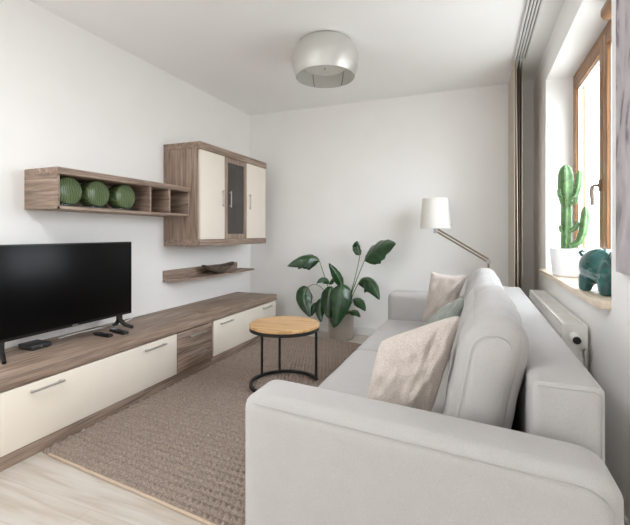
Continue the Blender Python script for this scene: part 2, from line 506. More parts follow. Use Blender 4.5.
SX = -2.2      # front plane of the low units
def lowboard(name, label, y0, y1):
    t = thing(name, label, 'cabinet', ((WX+SX)/2, (y0+y1)/2, 0), 'low units along the left wall')
    b = bm_new()
    box(b, WX+.002, SX-.02, y0+.004, y0+.026, .07, .405); box(b, WX+.002, SX-.02, y1-.026, y1-.004, .07, .405)
    box(b, WX+.002, SX-.021, y0+.026, y1-.026, .07, .09); box(b, WX+.002, WX+.02, y0+.026, y1-.026, .09, .405)
    link('carcass', b, 'oak_y', t)
    link('top_panel', box(bm_new(), WX+.002, SX+.004, y0, y1, .405, .47, .004), 'oak_y', t)
    link('plinth', box(bm_new(), WX+.05, SX-.012, y0+.002, y1-.002, 0.0, .071, .002), 'oak_y', t)
    return t
JY = 3.006
lbA = lowboard('low_cabinet', 'longer grey-brown oak low cabinet under the television, cream flap and two wooden drawers', 1.245, JY-.001)
d = link('flap_door', box(bm_new(), SX-.02, SX, 1.272, 2.545, .078, .398, .003), 'cream', lbA)
handle_h(SX, 1.405, 1.595, .357, d); handle_h(SX, 2.20, 2.41, .357, d)
for z0, z1 in ((.24, .398), (.078, .234)):
    d = link('drawer', box(bm_new(), SX-.02, SX, 2.551, JY-.006, z0, z1, .003), 'oak_y', lbA)
    handle_h(SX, 2.69, 2.90, (z0+z1)/2+.025, d)
lbB = lowboard('low_cabinet', 'shorter grey-brown oak low cabinet beside the potted plant, with one cream flap', JY+.001, 4.262)
d = link('flap_door', box(bm_new(), SX-.02, SX, JY+.022, 4.245, .078, .398, .003), 'cream', lbB)
handle_h(SX, 3.12, 3.32, .357, d); handle_h(SX, 3.92, 4.12, .357, d)

# open box shelf
SY0, SY1, SZ0, SZ1, SF = 1.73, 2.992, 1.353, 1.618, -2.44
t = thing('wall_shelf', 'long open grey-brown oak box shelf on the wall above the television', 'shelf', (WX, 2.35, SZ0))
link('top_board', box(bm_new(), WX+.001, SF+.012, SY0, SY1, SZ1-.042, SZ1, .003), 'oak_y', t)
link('bottom_board', box(bm_new(), WX+.001, SF, SY0+.003, SY1, SZ0, SZ0+.02, .002), 'oak_y', t)
link('side_panel', box(bm_new(), WX+.001, SF, SY0, SY0+.022, SZ0, SZ1-.0425, .002), 'oak_x', t)
link('side_panel', box(bm_new(), WX+.001, SF, SY1-.022, SY1, SZ0+.0205, SZ1-.0425, .002), 'oak_x', t)
link('divider', box(bm_new(), WX+.02, SF-.004, 2.508, 2.528, SZ0+.0205, SZ1-.0425, .002), 'oak_x', t)
link('divider', box(bm_new(), WX+.02, SF-.004, 2.727, 2.747, SZ0+.0205, SZ1-.0425, .002), 'oak_x', t)
link('back_panel', box(bm_new(), WX+.001, WX+.02, SY0+.0225, SY1-.0225, SZ0+.0205, SZ1-.0425), 'oak_y', t)

# three round green glass vases standing in the shelf
def vase(y, label):
    x0, x1 = -2.60, -2.487; zc = SZ0+.0405+.084; r = .094
    t = thing('glass_vase', label, 'vase', ((x0+x1)/2, y, SZ0+.0205), 'green glass vases in the open shelf')
    b = bm_new(); n = 40; rings = []
    prof = [(0, x0), (r*.86, x0), (r*.97, x0+.006), (r, x0+.018), (r, x1-.016), (r*.97, x1-.005), (r*.90, x1), (r*.3, x1+.002), (0, x1+.002)]
    for q, x in prof:
        if q == 0: rings.append([b.verts.new((x, y, zc))])
        else: rings.append([b.verts.new((x, y+q*math.sin(2*PI*k/n), max(zc-.083, zc+q*math.cos(2*PI*k/n)))) for k in range(n)])
    for a, c in zip(rings, rings[1:]):
        for k in range(n):
            q = (k+1) % n
            if len(a) == 1: b.faces.new((a[0], c[k], c[q]))
            elif len(c) == 1: b.faces.new((a[k], a[q], c[0]))
            else: b.faces.new((a[k], a[q], c[q], c[k]))
    link('glass_body', b, 'green_glass', t, 40)
    link('foot', box(bm_new(), x0+.005, x1-.004, y-.055, y+.055, SZ0+.0205, SZ0+.0415, .003), 'clear_glass', t)
    return t
vase(1.855, 'round green glass vase at the left end of the open shelf')
vase(2.075, 'middle one of the three round green glass vases in the open shelf')
vase(2.315, 'round green glass vase nearest the shelf dividers')

# hanging wall cabinet
CY0, CY1, CZ0, CZ1, CF = 2.995, 4.240, 1.077, 2.04, -2.335
t = thing('wall_cabinet', 'grey-brown oak hanging cabinet with cream doors around a smoked glass door', 'cabinet', (WX, 3.6, CZ0))
b = bm_new()
box(b, WX+.001, CF-.022, CY0, CY0+.022, CZ0+.03, CZ1-.03, .001)
link('side_panel', b, 'oak_z', t)
link('side_panel', box(bm_new(), WX+.001, CF-.022, CY1-.022, CY1, CZ0+.03, CZ1-.03, .001), 'oak_z', t)
link('top_panel', box(bm_new(), WX+.001, CF+.012, CY0-.002, CY1+.004, CZ1-.068, CZ1, .005), 'oak_y', t)
link('bottom_panel', box(bm_new(), WX+.001, CF+.006, CY0-.002, CY1+.004, CZ0, CZ0+.062, .005), 'oak_y', t)
link('back_panel', box(bm_new(), WX+.001, WX+.02, CY0+.022, CY1-.022, CZ0+.06, CZ1-.06), 'oak_z', t)
link('inner_shelf', box(bm_new(), WX+.02, CF-.05, CY0+.022, CY1-.022, 1.55, 1.565), 'oak_y', t)
z0, z1 = CZ0+.064, CZ1-.070
d = link('door', box(bm_new(), CF-.021, CF, CY0+.016, 3.396, z0, z1, .002), 'cream', t); handle_v(CF, 3.352, 1.46, 1.63, d)
d = link('door', box(bm_new(), CF-.021, CF, 3.816, CY1-.002, z0, z1, .002), 'cream', t); handle_v(CF, 3.862, 1.46, 1.63, d)
b = bm_new()
box(b, CF-.021, CF, 3.400, 3.452, z0, z1, .002); box(b, CF-.021, CF, 3.760, 3.812, z0, z1, .002)
box(b, CF-.021, CF-.0005, 3.452, 3.760, z0, z0+.05, .002); box(b, CF-.021, CF-.0005, 3.452, 3.760, z1-.05, z1, .002)
d = link('glass_door', b, 'oak_z', t); handle_v(CF, 3.482, 1.46, 1.63, d)
link('pane', box(bm_new(), CF-.013, CF-.008, 3.45, 3.762, z0+.048, z1-.048), 'smoke_glass', d)

# thin wall shelf with a back rail, and the bowl on it
t = thing('wall_shelf', 'thin grey-brown oak ledge under the hanging cabinet', 'shelf', (WX, 3.6, .74))
link('back_rail', box(bm_new(), WX+.001, WX+.022, 2.983, 4.235, .74, .842, .002), 'oak_y', t)
b = bm_new()
prof = [(WX+.022, 2.986), (WX+.07, 2.986), (-2.54, 3.10), (-2.525, 3.14), (-2.525, 4.30), (WX+.022, 4.30)]
lo = [b.verts.new((x, y, .744)) for x, y in prof]; hi = [b.verts.new((x, y, .764)) for x, y in prof]
b.faces.new(lo); b.faces.new(hi)
for i in range(len(prof)): b.faces.new((lo[i], lo[(i+1) % 6], hi[(i+1) % 6], hi[i]))
link('ledge_board', b, 'oak_y', t)

b = bm_new(); n = 32
def bowl_ring(f, z, g):
    out = []
    for k in range(n):
        a = 2*PI*k/n; c, s = math.cos(a), math.sin(a)
        out.append(b.verts.new((-2.595+.095*f*c, 3.66+.27*f*g*s, z+.034*(abs(s)**3)*f)))
    return out
zb = .7645
rs = [bowl_ring(.38, zb, .9), bowl_ring(.62, zb+.016, .95), bowl_ring(.86, zb+.042, 1), bowl_ring(1, zb+.074, 1), bowl_ring(.94, zb+.074, 1), bowl_ring(.78, zb+.046, 1), bowl_ring(.5, zb+.022, .95), bowl_ring(.3, zb+.014, .9)]
for a, c in zip(rs, rs[1:]):
    for k in range(n): b.faces.new((a[k], a[(k+1) % n], c[(k+1) % n], c[k]))
b.faces.new(rs[0]); b.faces.new(rs[-1])
tag(link('bowl', b, 'bowl', None, 50), 'dark boat-shaped bowl lying on the thin wall ledge', 'bowl')

# ------------------------------------------------------------------ television and what lies beside it
TX = -2.50
t = thing('television', 'black flat screen television standing on the long low cabinet', 'television', (TX-.03, 1.905, .47))
TY0, TY1, TZ0, TZ1 = 1.418, 2.383, .572, 1.132
link('housing', box(bm_new(), TX-.035, TX-.004, TY0, TY1, TZ0, TZ1, .004), 'black_plastic', t)
link('rear_casing', box(bm_new(), TX-.075, TX-.034, TY0+.12, TY1-.12, TZ0+.04, TZ1-.16, .015), 'black_plastic', t)
link('screen', box(bm_new(), TX-.006, TX-.001, TY0+.008, TY1-.008, TZ0+.018, TZ1-.008, .001), 'screen', t)
link('maker_mark', box(bm_new(), TX-.005, TX-.002, 1.885, 1.925, TZ0+.006, TZ0+.012), 'grey_mark', t)
for y, s in ((1.452, -1), (2.28, 1)):
    b = bm_new()
    box(b, TX-.032, TX-.008, y-.02, y+.02, TZ0-.045, TZ0+.01, .003)
    for dx in (-1, 1):
        tube(b, [(TX-.02, y, TZ0-.03), (TX-.02+dx*.045, y+s*.012, .502), (TX-.02+dx*.10, y+s*.035, .482)], [.018, .015, .011], 10)
    link('foot', b, 'black_plastic', t)

t = thing('set_top_box', 'flat charcoal set-top box under the left part of the television', 'set-top box', (-2.58, 1.70, .4705))
link('housing', box(bm_new(), -2.67, -2.535, 1.64, 1.765, .4745, .504, .008, 3), 'dark_plastic', t)
link('front_mark', cyl(bm_new(), (-2.5355, 1.70, .487), (-2.5335, 1.70, .487), .004, 12), 'grey_mark', t)
for x in (-2.65, -2.555):
    for y in (1.66, 1.745): link('rubber_foot', cyl(bm_new(), (x, y, .4702), (x, y, .4755), .008, 10), 'black_plastic', t)

def remote(c, ang, L, W, H, label, grey=False):
    t = thing('remote_control', label, 'remote control', (c[0], c[1], .4702), 'remote controls on the low cabinet')
    R = Matrix.Rotation(ang, 4, 'Z')
    def tr(bm):
        bmesh.ops.transform(bm, matrix=Matrix.Translation((c[0], c[1], 0)) @ R, verts=bm.verts); return bm
    link('body', tr(box(bm_new(), -L/2, L/2, -W/2, W/2, .4705, .4705+H, .006, 3)), 'black_plastic', t)
    b = bm_new()
    for i in range(7):
        for j in range(3):
            x, y = -L/2+.018+i*(L-.04)/6.5, (j-1)*W*.27
            box(b, x-.004, x+.004, y-.004, y+.004, .4705+H-.001, .4705+H+.0012)
    link('keypad', tr(b), 'dark_plastic', t)['kind'] = 'stuff'
    if grey: link('touch_pad', tr(box(bm_new(), -L/2+.004, -L/2+.05, -W*.42, W*.42, .4705+H-.001, .4705+H+.0022, .001)), 'grey_mark', t)
remote((-2.45, 2.075, 0), -.10, .17, .042, .018, 'left black remote control lying in front of the television')
remote((-2.42, 2.185, 0), -.22, .19, .045, .02, 'black remote control with a pale pad, beside the right television foot', True)
b = bm_new()
tube(b, [(-2.735, 2.62, .475), (-2.70, 2.56, .4745), (-2.66, 2.47, .4745), (-2.64, 2.36, .4745), (-2.655, 2.22, .4745), (-2.68, 2.05, .4745), (-2.66, 1.9, .4745)], .0042, 8)
tag(link('cable', b, 'cable'), 'thin white cable lying behind the television on the low cabinet', 'cable')

# ------------------------------------------------------------------ rug
def rug():
    t = thing('rug', 'taupe braided wool rug on the floor between low cabinet and sofa', 'rug', (-1.4, 2.7, 0))
    A, B_, C, D = V((-2.196, 1.475, 0)), V((.1, 1.26, 0)), V((.1, 3.98, 0)), V((-2.196, 4.32, 0))
    nu, nv = 130, 400
    b = bm_new(); g = []
    for j in range(nv+1):
        v = j/nv; row = []
        for i in range(nu+1):
            u = i/nu*.62   # only to under the sofa front
            p = (A*(1-u)+B_*u)*(1-v)+(D*(1-u)+C*u)*v
            yy = v*2.75
            k = yy/.043
            ph = abs(math.sin(PI*k)); row_i = math.floor(k)
            chain = .5+.5*math.sin(2*PI*(p.x/.034+(.5 if row_i % 2 else 0)+ .35*(k-row_i)))
            wob = noise.noise(V((p.x*9, p.y*9, 0)))
            z = .001+.022*ph**.5*(.30+.70*chain**.7)+.0015*wob
            p = V((p.x, p.y+.004*wob, z)); row.append(b.verts.new(p))
        g.append(row)
    for j in range(nv):
        for i in range(nu): b.faces.new((g[j][i], g[j][i+1], g[j+1][i+1], g[j+1][i]))
    edge = [g[0][i] for i in range(nu+1)]+[g[j][nu] for j in range(1, nv+1)]+[g[nv][i] for i in range(nu-1, -1, -1)]+[g[j][0] for j in range(nv-1, 0, -1)]
    low = [b.verts.new((v.co.x, v.co.y, .0005)) for v in edge]
    for i in range(len(edge)):
        q = (i+1) % len(edge); b.faces.new((edge[i], edge[q], low[q], low[i]))
    b.faces.new(low)
    pts = [v.co.copy() for v in edge]
    link('pile', b, 'rug', t, 60)
    b = bm_new(); P2 = []
    for p in pts[::6]: P2.append(V((p.x, p.y, .0075)))
    i0 = [k for k, p in enumerate(P2) if p.x > -2.185]
    tube(b, [P2[k] for k in i0], .0068, 8)
    link('binding', b, 'rug_edge', t)
rug()

# ------------------------------------------------------------------ side table
def side_table():
    cx, cy, r = -1.375, 2.80, .272; zt = .50
    t = thing('side_table', 'round side table with golden oak top and black metal legs on the rug', 'table', (cx, cy, .0))
    link('tabletop', lathe(bm_new(), (cx, cy), [(0, zt-.022), (r-.004, zt-.022), (r, zt-.018), (r, zt-.004), (r-.004, zt), (0, zt)], 72), 'table_oak', t, 40)
    R2 = r-.012
    def arc(a0, a1, z, h, w, n):
        b = bm_new(); rings = []
        full = abs(a1-a0-2*PI) < 1e-4
        for k in range(n if full else n+1):
            a = a0+(a1-a0)*k/n
            rings.append([b.verts.new((cx+q*math.cos(a), cy+q*math.sin(a), zz)) for q, zz in ((R2-w/2, z), (R2+w/2, z), (R2+w/2, z+h), (R2-w/2, z+h))])
        m = len(rings)
        for k in range(m if full else m-1):
            p, q = rings[k], rings[(k+1) % m]
            for i in range(4): b.faces.new((p[i], p[(i+1) % 4], q[(i+1) % 4], q[i]))
        if not full: b.faces.new(rings[0]); b.faces.new(rings[-1])
        return b
    link('rim_ring', arc(0, 2*PI, zt-.046, .024, .02, 72), 'black_metal', t)
    # directions as seen from the front: view axis runs along (-.44,.9)
    e1, e2 = V((.898, .44, 0)), V((-.44, .898, 0))
    def ang(c, s): w = e1*c+e2*s; return math.atan2(w.y, w.x)
    aR, aM, aL = ang(.95, .25), ang(-.16, .98), ang(-.71, .70)
    aE = ang(-.72, -.70)
    link('foot_ring', arc(aR-.04, aE+2*PI if aE < aR else aE, .0255, .022, .022, 48), 'black_metal', t)
    for a in (aR, aM, aL):
        p = V((cx+R2*math.cos(a), cy+R2*math.sin(a), 0))
        link('leg', cyl(bm_new(), (p.x, p.y, .03), (p.x, p.y, zt-.04), .0105, 14), 'black_metal', t)
side_table()

# ------------------------------------------------------------------ sofa
def sofa():
    t = thing('sofa', 'light grey fabric sofa with two back cushions standing by the radiator', 'sofa', (-.2, 2.5, 0))
    X0, X1 = -.74, .345
    Y0, Y1, Y2, Y3 = 1.165, 1.365, 3.62, 3.825
    link('base', soft(bm_new(), (X0+.02, Y1-.02, .045), (X1-.02, Y2+.02, .27), .025, n=10), 'sofa', t)
    # arms
    def arm_xf(p):
        u = (p.x-X0)/(X1-X0)
        k = max(0, min(1, p.z/.65))
        return V((p.x, p.y-.045*u, p.z-.045*u*k))
    def rect_loop(fn, a0, a1, b0, b1, r, n=6):
        pts = []
        for (ca, cb, s) in ((a1-r, b1-r, 0), (a0+r, b1-r, 1), (a0+r, b0+r, 2), (a1-r, b0+r, 3)):
            for i in range(n+1):
                a = (s+i/n)*PI/2; pts.append(fn(ca+r*math.cos(a), cb+r*math.sin(a)))
        return pts
    a = link('arm', soft(bm_new(), (X0, Y0, .05), (X1-.015, Y1, .66), (.075, .042, .06), (.0, .006, .006), 26, arm_xf), 'sofa', t)
    def arc_path(xa, xb, z, r, zb):
        return [(xa+(xb-r-xa)*k/12, z) for k in range(13)]+[(xb-r+r*math.sin(a), z-r+r*math.cos(a)) for a in [PI/2*k/8 for k in range(1, 9)]]+[(xb, zb)]
    link('seam', tube(bm_new(), [arm_xf(V((x, Y0+.0008, z))) for x, z in arc_path(X0+.05, X1-.035, .632, .08, .40)], .0011, 6), 'sofa_seam', a)
    a = link('arm', soft(bm_new(), (X0, Y2, .05), (X1-.055, Y3, .66), (.05, .042, .05), (.0, .006, .006), 22), 'sofa', t)
    link('seam', tube(bm_new(), rect_loop(lambda y, z: V((X0-.0002, y, z)), Y2+.04, Y3-.04, .09, .615, .03), .0014, 6, closed=True), 'sofa_seam', a)
    # backrest
    a = link('backrest', soft(bm_new(), (.155, Y1-.02, .05), (X1, Y2+.005, .764), (.03, .016, .024), (.004, .002, .006), 30), 'sofa', t)
    link('seam', tube(bm_new(), [(x, Y1-.0198, z) for x, z in arc_path(.172, X1-.014, .748, .02, .40)], .0010, 6), 'sofa_seam', a)
    # seat cushions
    for i, (ya, yb) in enumerate(((Y1+.004, 2.598), (2.604, Y2-.004))):
        s = link('seat_cushion', soft(bm_new(), (X0-.012, ya, .262), (.12, yb, .424), .032, (.004, .002, .010), 24, wr=.003, ws=4, seed=i), 'sofa', t)
        link('seam', tube(bm_new(), [(X0-.0125, ya+.02, .395), (X0-.015, (ya+yb)/2, .395), (X0-.0125, yb-.02, .395)], .0014, 6), 'sofa_seam', s)
    # loose-look back cushions leaning on the backrest
    def lean(p):
        k = (p.z-.42)/.53
        return V((p.x+.10*k, p.y, p.z))
    for i, (ya, yb, zt) in enumerate(((1.425, 2.585, .915), (2.60, 3.60, .908))):
        c = link('back_cushion', soft(bm_new(), (-.12, ya, .418), (.085, yb, zt), (.092, .055, .10), (.022, .022, .02), 40, lean, .013, 6.5, i+3), 'sofa', t)
        if i == 0:
            link('seam', tube(bm_new(), rect_loop(lambda x, z: lean(V((x, ya+.002-.022*(1-((x+.025)/.10)**2)*(1-((z-.667)/.25)**2), z))), -.085, .035, .46, .865, .055, 8), .0010, 6, closed=True), 'sofa_seam', c)
    b = bm_new()
    for x in (X0+.06, X1-.06):
        for y in (Y0+.06, Y3-.07):
            link('leg', cyl(bm_new(), (x, y, .001), (x, y, .07), .022, 14), 'black_plastic', t)
    b.free()
sofa()

def throw(LT, RT, RB, LB, th, mat, label, seed, group=None, pinch=.05, rnd=.10):
    o = link('throw_pillow', pillow(bm_new(), LT, RT, RB, LB, th, seed=seed, pinch=pinch, rnd=rnd), mat, None, 60)
    return tag(o, label, 'pillow', group)
throw((-.362, 1.61, .765), (-.04, 1.66, .895), (-.165, 1.565, .47), (-.415, 1.53, .466), .18, 'pillow_beige', 'large beige pillow on the sofa seat nearest to the camera', 1.7, 'throw pillows on the sofa', .02, .075)
throw((-.325, 3.34, .89), (-.05, 3.26, .885), (-.19, 3.34, .45), (-.415, 3.46, .45), .17, 'pillow_beige', 'beige pillow propped in the far corner of the sofa', 5.1, 'throw pillows on the sofa', .10, .0)
throw((-.275, 2.74, .62), (-.055, 2.62, .825), (-.15, 2.50, .47), (-.35, 2.62, .45), .15, 'pillow_sage', 'sage green pillow between the two beige pillows', 8.2, 'throw pillows on the sofa')

# ------------------------------------------------------------------ potted plant
def plant():
    cx, cy = -1.425, 4.365
    t = thing('potted_plant', 'leafy dark green plant in a warm grey cylinder pot by the back wall', 'plant', (cx, cy, 0))
    link('pot', lathe(bm_new(), (cx, cy), [(0, .001), (.136, .001), (.142, .006), (.148, .29), (.146, .295), (.140, .295), (.138, .27), (.132, .02), (0, .02)], 48), 'pot_grey', t, 40)
    link('soil', lathe(bm_new(), (cx, cy), [(0, .262), (.08, .266), (.137, .258), (.137, .20), (0, .20)], 32), 'soil', t)
    def leaf(bs, ct, tp, w, hint, fold=.35, droop=0., root=None, rc=None, sr=.006):
        pts = bez(bs, ct, tp, 18); fr = []
        b = bm_new(); rows = []
        h = V(hint).normalized(); m = 6
        for i, p in enumerate(pts):
            q = i/18
            tg = (pts[min(i+1, 18)]-pts[max(i-1, 0)]).normalized()
            s = tg.cross(h).normalized(); nr = s.cross(tg).normalized()
            W = w*(math.sin(PI*min(1, q**.72))**.75 if 0 < q < 1 else .0)+.002
            row = []
            for k in range(-m, m+1):
                x = k/m
                rp = .006*math.sin(26*q-5*abs(x))*abs(x)*(W/.08)
                row.append(b.verts.new(p+s*x*W*math.cos(fold*abs(x))+nr*(-(abs(x)**1.5)*W*math.sin(fold)+rp-.0*q)-V((0, 0, droop*abs(x)**2*W))))
            rows.append(row)
        for a, c in zip(rows, rows[1:]):
            for k in range(2*m): b.faces.new((a[k], a[k+1], c[k+1], c[k]))
        lf = link('leaf', b, 'leaf', t, 60)
        sl = lf.modifiers.new('thick', 'SOLIDIFY'); sl.thickness = .0016
        tube_pts = pts
        link('midrib', tube(bm_new(), pts, [.004*(1-.8*i/18) for i in range(19)], 6), 'leaf_rib', lf)
        if root:
            link('stem', tube(bm_new(), bez(root, rc, bs, 12), [sr*(1-.35*i/12) for i in range(13)], 8), 'stem', t)
    C = (.3, -.93, .2)
    R0 = (cx, cy, .255)
    def rt(dx, dy): return (cx+dx, cy+dy, .255)
    leaf((-1.125, 4.27, .895), (-.99, 4.22, 1.08), (-.755, 4.12, 1.085), .15, (-.35, -.8, .5), .45, 0, rt(.04, .0), (-1.27, 4.33, .6))
    leaf((-1.20, 4.36, .95), (-1.25, 4.40, 1.06), (-1.23, 4.34, 1.11), .06, (.5, -.7, .5), .6, 0, rt(.02, .03), (-1.26, 4.36, .62))
    leaf((-1.665, 4.30, .875), (-1.78, 4.22, 1.02), (-2.0, 4.14, .82), .105, (.1, -.75, .65), .5, .5, rt(-.05, .01), (-1.58, 4.34, .6))
    leaf((-1.72, 4.28, .93), (-1.78, 4.22, .95), (-1.87, 4.15, .79), .07, (.3, -.9, .3), .5, .3)
    leaf((-1.79, 4.26, .575), (-1.88, 4.2, .48), (-1.72, 4.16, .255), .10, C, .35, 0, rt(-.06, -.02), (-1.62, 4.28, .72), .005)
    leaf((-1.375, 4.22, .64), (-1.33, 4.14, .50), (-1.40, 4.10, .185), .125, C, .35, 0, rt(.0, -.02), (-1.36, 4.30, .5))
    leaf((-1.39, 4.30, .60), (-1.42, 4.26, .72), (-1.52, 4.22, .86), .062, (.5, -.8, .2), .5, 0, rt(.01, .0), (-1.37, 4.33, .45))
    leaf((-1.50, 4.26, .60), (-1.55, 4.18, .45), (-1.50, 4.15, .26), .10, (.1, -.95, .2), .4, 0, rt(-.03, -.01), (-1.45, 4.3, .5))
    leaf((-1.60, 4.27, .45), (-1.66, 4.22, .36), (-1.60, 4.19, .20), .065, C, .4, 0, rt(-.06, -.01), (-1.52, 4.3, .45), .005)
    leaf((-1.66, 4.28, .385), (-1.72, 4.24, .36), (-1.73, 4.22, .25), .045, C, .4, 0, rt(-.07, .0), (-1.56, 4.3, .42), .005)
    leaf((-1.55, 4.30, .62), (-1.60, 4.25, .72), (-1.66, 4.2, .63), .045, (.1, -.8, .6), .5, 0, rt(-.04, .02), (-1.5, 4.33, .5), .005)
    leaf((-1.55, 4.30, .62), (-1.50, 4.27, .68), (-1.46, 4.24, .70), .04, (-.2, -.8, .6), .5)
    leaf((-1.20, 4.28, .635), (-1.06, 4.22, .82), (-.93, 4.14, .50), .105, (.1, -.8, .6), .55, .4, rt(.05, -.01), (-1.28, 4.3, .5))
    leaf((-1.25, 4.26, .47), (-1.16, 4.2, .48), (-1.08, 4.14, .37), .06, (.1, -.8, .6), .5, 0, rt(.06, -.02), (-1.29, 4.3, .4), .005)
    leaf((-1.45, 4.24, .36), (-1.46, 4.18, .30), (-1.44, 4.16, .155), .06, C, .4, 0, rt(-.02, -.06), (-1.43, 4.25, .36), .005)
    leaf((-1.30, 4.27, .32), (-1.22, 4.22, .37), (-1.15, 4.19, .29), .045, (.1, -.7, .7), .5, 0, rt(.05, -.05), (-1.31, 4.28, .32), .005)
plant()

# ------------------------------------------------------------------ floor lamp
def floor_lamp():
    px, py = .12, 4.17
    t = thing('floor_lamp', 'floor lamp with white drum shade on a slanted metal arm behind the sofa', 'lamp', (px, py, 0))
    link('base', lathe(bm_new(), (px, py), [(0, .001), (.125, .001), (.13, .006), (.13, .018), (.122, .024), (.02, .03), (0, .03)], 40), 'bronze', t, 40)
    link('pole', cyl(bm_new(), (px, py, .025), (px, py, .93), .010, 16), 'bronze', t)
    sx = -.370; ax = .012
    for dz, dy in ((.022, .012), (-.008, -.012)):
        link('arm_rod', cyl(bm_new(), (px+.004, py+dy, .925+dz), (sx+.02, py+dy, 1.218+dz), .0085, 12), 'bronze', t)
    b = bm_new(); cyl(b, (px, py-.026, .928), (px, py+.026, .928), .021, 20)
    link('joint', b, 'steel', t)
    b = bm_new(); cyl(b, (sx+.012, py-.022, 1.222), (sx+.012, py+.022, 1.222), .019, 20); cyl(b, (sx, py, 1.20), (sx, py, 1.285), .017, 16)
    link('socket', b, 'steel', t)
    z0, z1 = 1.245, 1.545
    link('lamp_shade', lathe(bm_new(), (sx, py), [(.150, z0), (.124, z1), (.122, z1), (.148, z0)], 56, True), 'shade', t, 50)
    b = bm_new(); lathe(b, (sx, py), [(0, 1.30), (.018, 1.30), (.032, 1.345), (.030, 1.37), (.012, 1.395), (0, 1.397)], 20)
    link('bulb', b, 'pot_white', t, 60)
    b = bm_new()
    for k in range(3):
        a = 2*PI*k/3+.4; tube(b, [(sx, py, 1.283), (sx+.147*math.cos(a), py+.147*math.sin(a), 1.285)], .002, 6)
    for a in (2.9, -.1): tube(b, [(sx+.143*math.cos(a), py+.143*math.sin(a), 1.285), (sx+.156*math.cos(a), py+.156*math.sin(a), 1.285)], .004, 8)
    link('shade_spider', b, 'steel', t)
floor_lamp()

# ------------------------------------------------------------------ ceiling lamp
def ceiling_lamp():
    cx, cy = -1.13, 3.05; zt = ZC
    t = thing('ceiling_lamp', 'silver mesh drum lamp fixed to the ceiling', 'lamp', (cx, cy, zt-.28))
    link('ceiling_plate', lathe(bm_new(), (cx, cy), [(0, zt-.03), (.15, zt-.03), (.155, zt-.026), (.155, zt-.001), (0, zt-.001)], 40), 'white_trim', t)
    prof = [(.212, zt-.012), (.242, zt-.05), (.262, zt-.10), (.270, zt-.14), (.267, zt-.19), (.255, zt-.235), (.236, zt-.278)]
    inner = [(r-.003, z) for r, z in prof][::-1]
    link('mesh_shade', lathe(bm_new(), (cx, cy), prof+inner, 64, True), 'wire', t, 50)
    b = bm_new()
    lathe(b, (cx, cy), [(.237+.003*math.cos(2*PI*k/8), zt-.279+.003*math.sin(2*PI*k/8)) for k in range(8)], 64, True)
    link('lower_ring', b, 'steel', t, 60)
    b = bm_new()
    lathe(b, (cx, cy), [(.212+.003*math.cos(2*PI*k/8), zt-.011+.003*math.sin(2*PI*k/8)) for k in range(8)], 64, True)
    link('upper_ring', b, 'steel', t, 60)
    link('diffuser', lathe(bm_new(), (cx, cy), [(0, zt-.205), (.17, zt-.20), (.178, zt-.19), (.178, zt-.06), (.15, zt-.05), (0, zt-.05)], 56), 'shade', t, 40)
    b = bm_new(); lathe(b, (cx, cy), [(0, zt-.225), (.008, zt-.222), (.011, zt-.214), (.014, zt-.2), (0, zt-.2)], 16)
    link('finial', b, 'steel', t, 60)
    for k in range(6):
        a = 2*PI*k/6+.25
        pts = [(cx+(r-.006)*math.cos(a), cy+(r-.006)*math.sin(a), z) for r, z in prof]
        link('strut', tube(bm_new(), pts, .0035, 6), 'bronze', t)
ceiling_lamp()

# ------------------------------------------------------------------ curtain panels and ceiling rail
t = thing('curtain_rail', 'white multi-track curtain rail on the ceiling near the window', 'curtain rail', (.36, 2.6, ZC-.02))
link('mounting_strip', box(bm_new(), .322, .412, .3, 3.94, ZC-.008, ZC-.001), 'rail_shadow', t)
for k in range(5):
    x = .322+k*.0208
    link('track', box(bm_new(), x-.001, x+.010, .3, 3.94, ZC-.032, ZC-.008, .001), 'white_trim', t)
def panel(x, y0, y1, mat, label, amp, seed):
    b = bm_new(); n, m = 26, 14; th = .0035; g = []
    for s in (-1, 1):
        gg = []
        for j in range(n+1):
            z = .03+(ZC-.034-.03)*j/n; row = []
            for i in range(m+1):
                y = y0+(y1-y0)*i/m
                dx = amp*math.sin(PI*j/n*1.3+seed)*(1-i/m)
                row.append(b.verts.new((x+s*th/2+dx, y, z)))
            gg.append(row)
        g.append(gg)
    for gg in g:
        for j in range(n):
            for i in range(m): b.faces.new((gg[j][i], gg[j][i+1], gg[j+1][i+1], gg[j+1][i]))
    a, c = g
    for j in range(n):
        for i in (0, m): b.faces.new((a[j][i], a[j+1][i], c[j+1][i], c[j][i]))
    for i in range(m):
        for j in (0, n): b.faces.new((a[j][i], a[j][i+1], c[j][i+1], c[j][i]))
    tag(link('panel_curtain', b, mat), label, 'curtain', 'panel curtains stacked beside the window')
panel(.3205, 3.86, 4.53, 'panel_taupe', 'taupe curtain panel on the room side of the stack, next to the cream one', .0, 0)
panel(.3415, 3.885, 4.53, 'panel_cream', 'cream curtain panel behind the taupe one in the stack', .006, .6)
panel(.3625, 3.90, 4.54, 'panel_brown', 'dark brown curtain panel in the middle of the stack', .003, 1.2)
panel(.3835, 3.93, 4.54, 'panel_taupe', 'taupe curtain panel on the window side of the dark brown one', .0, 0)

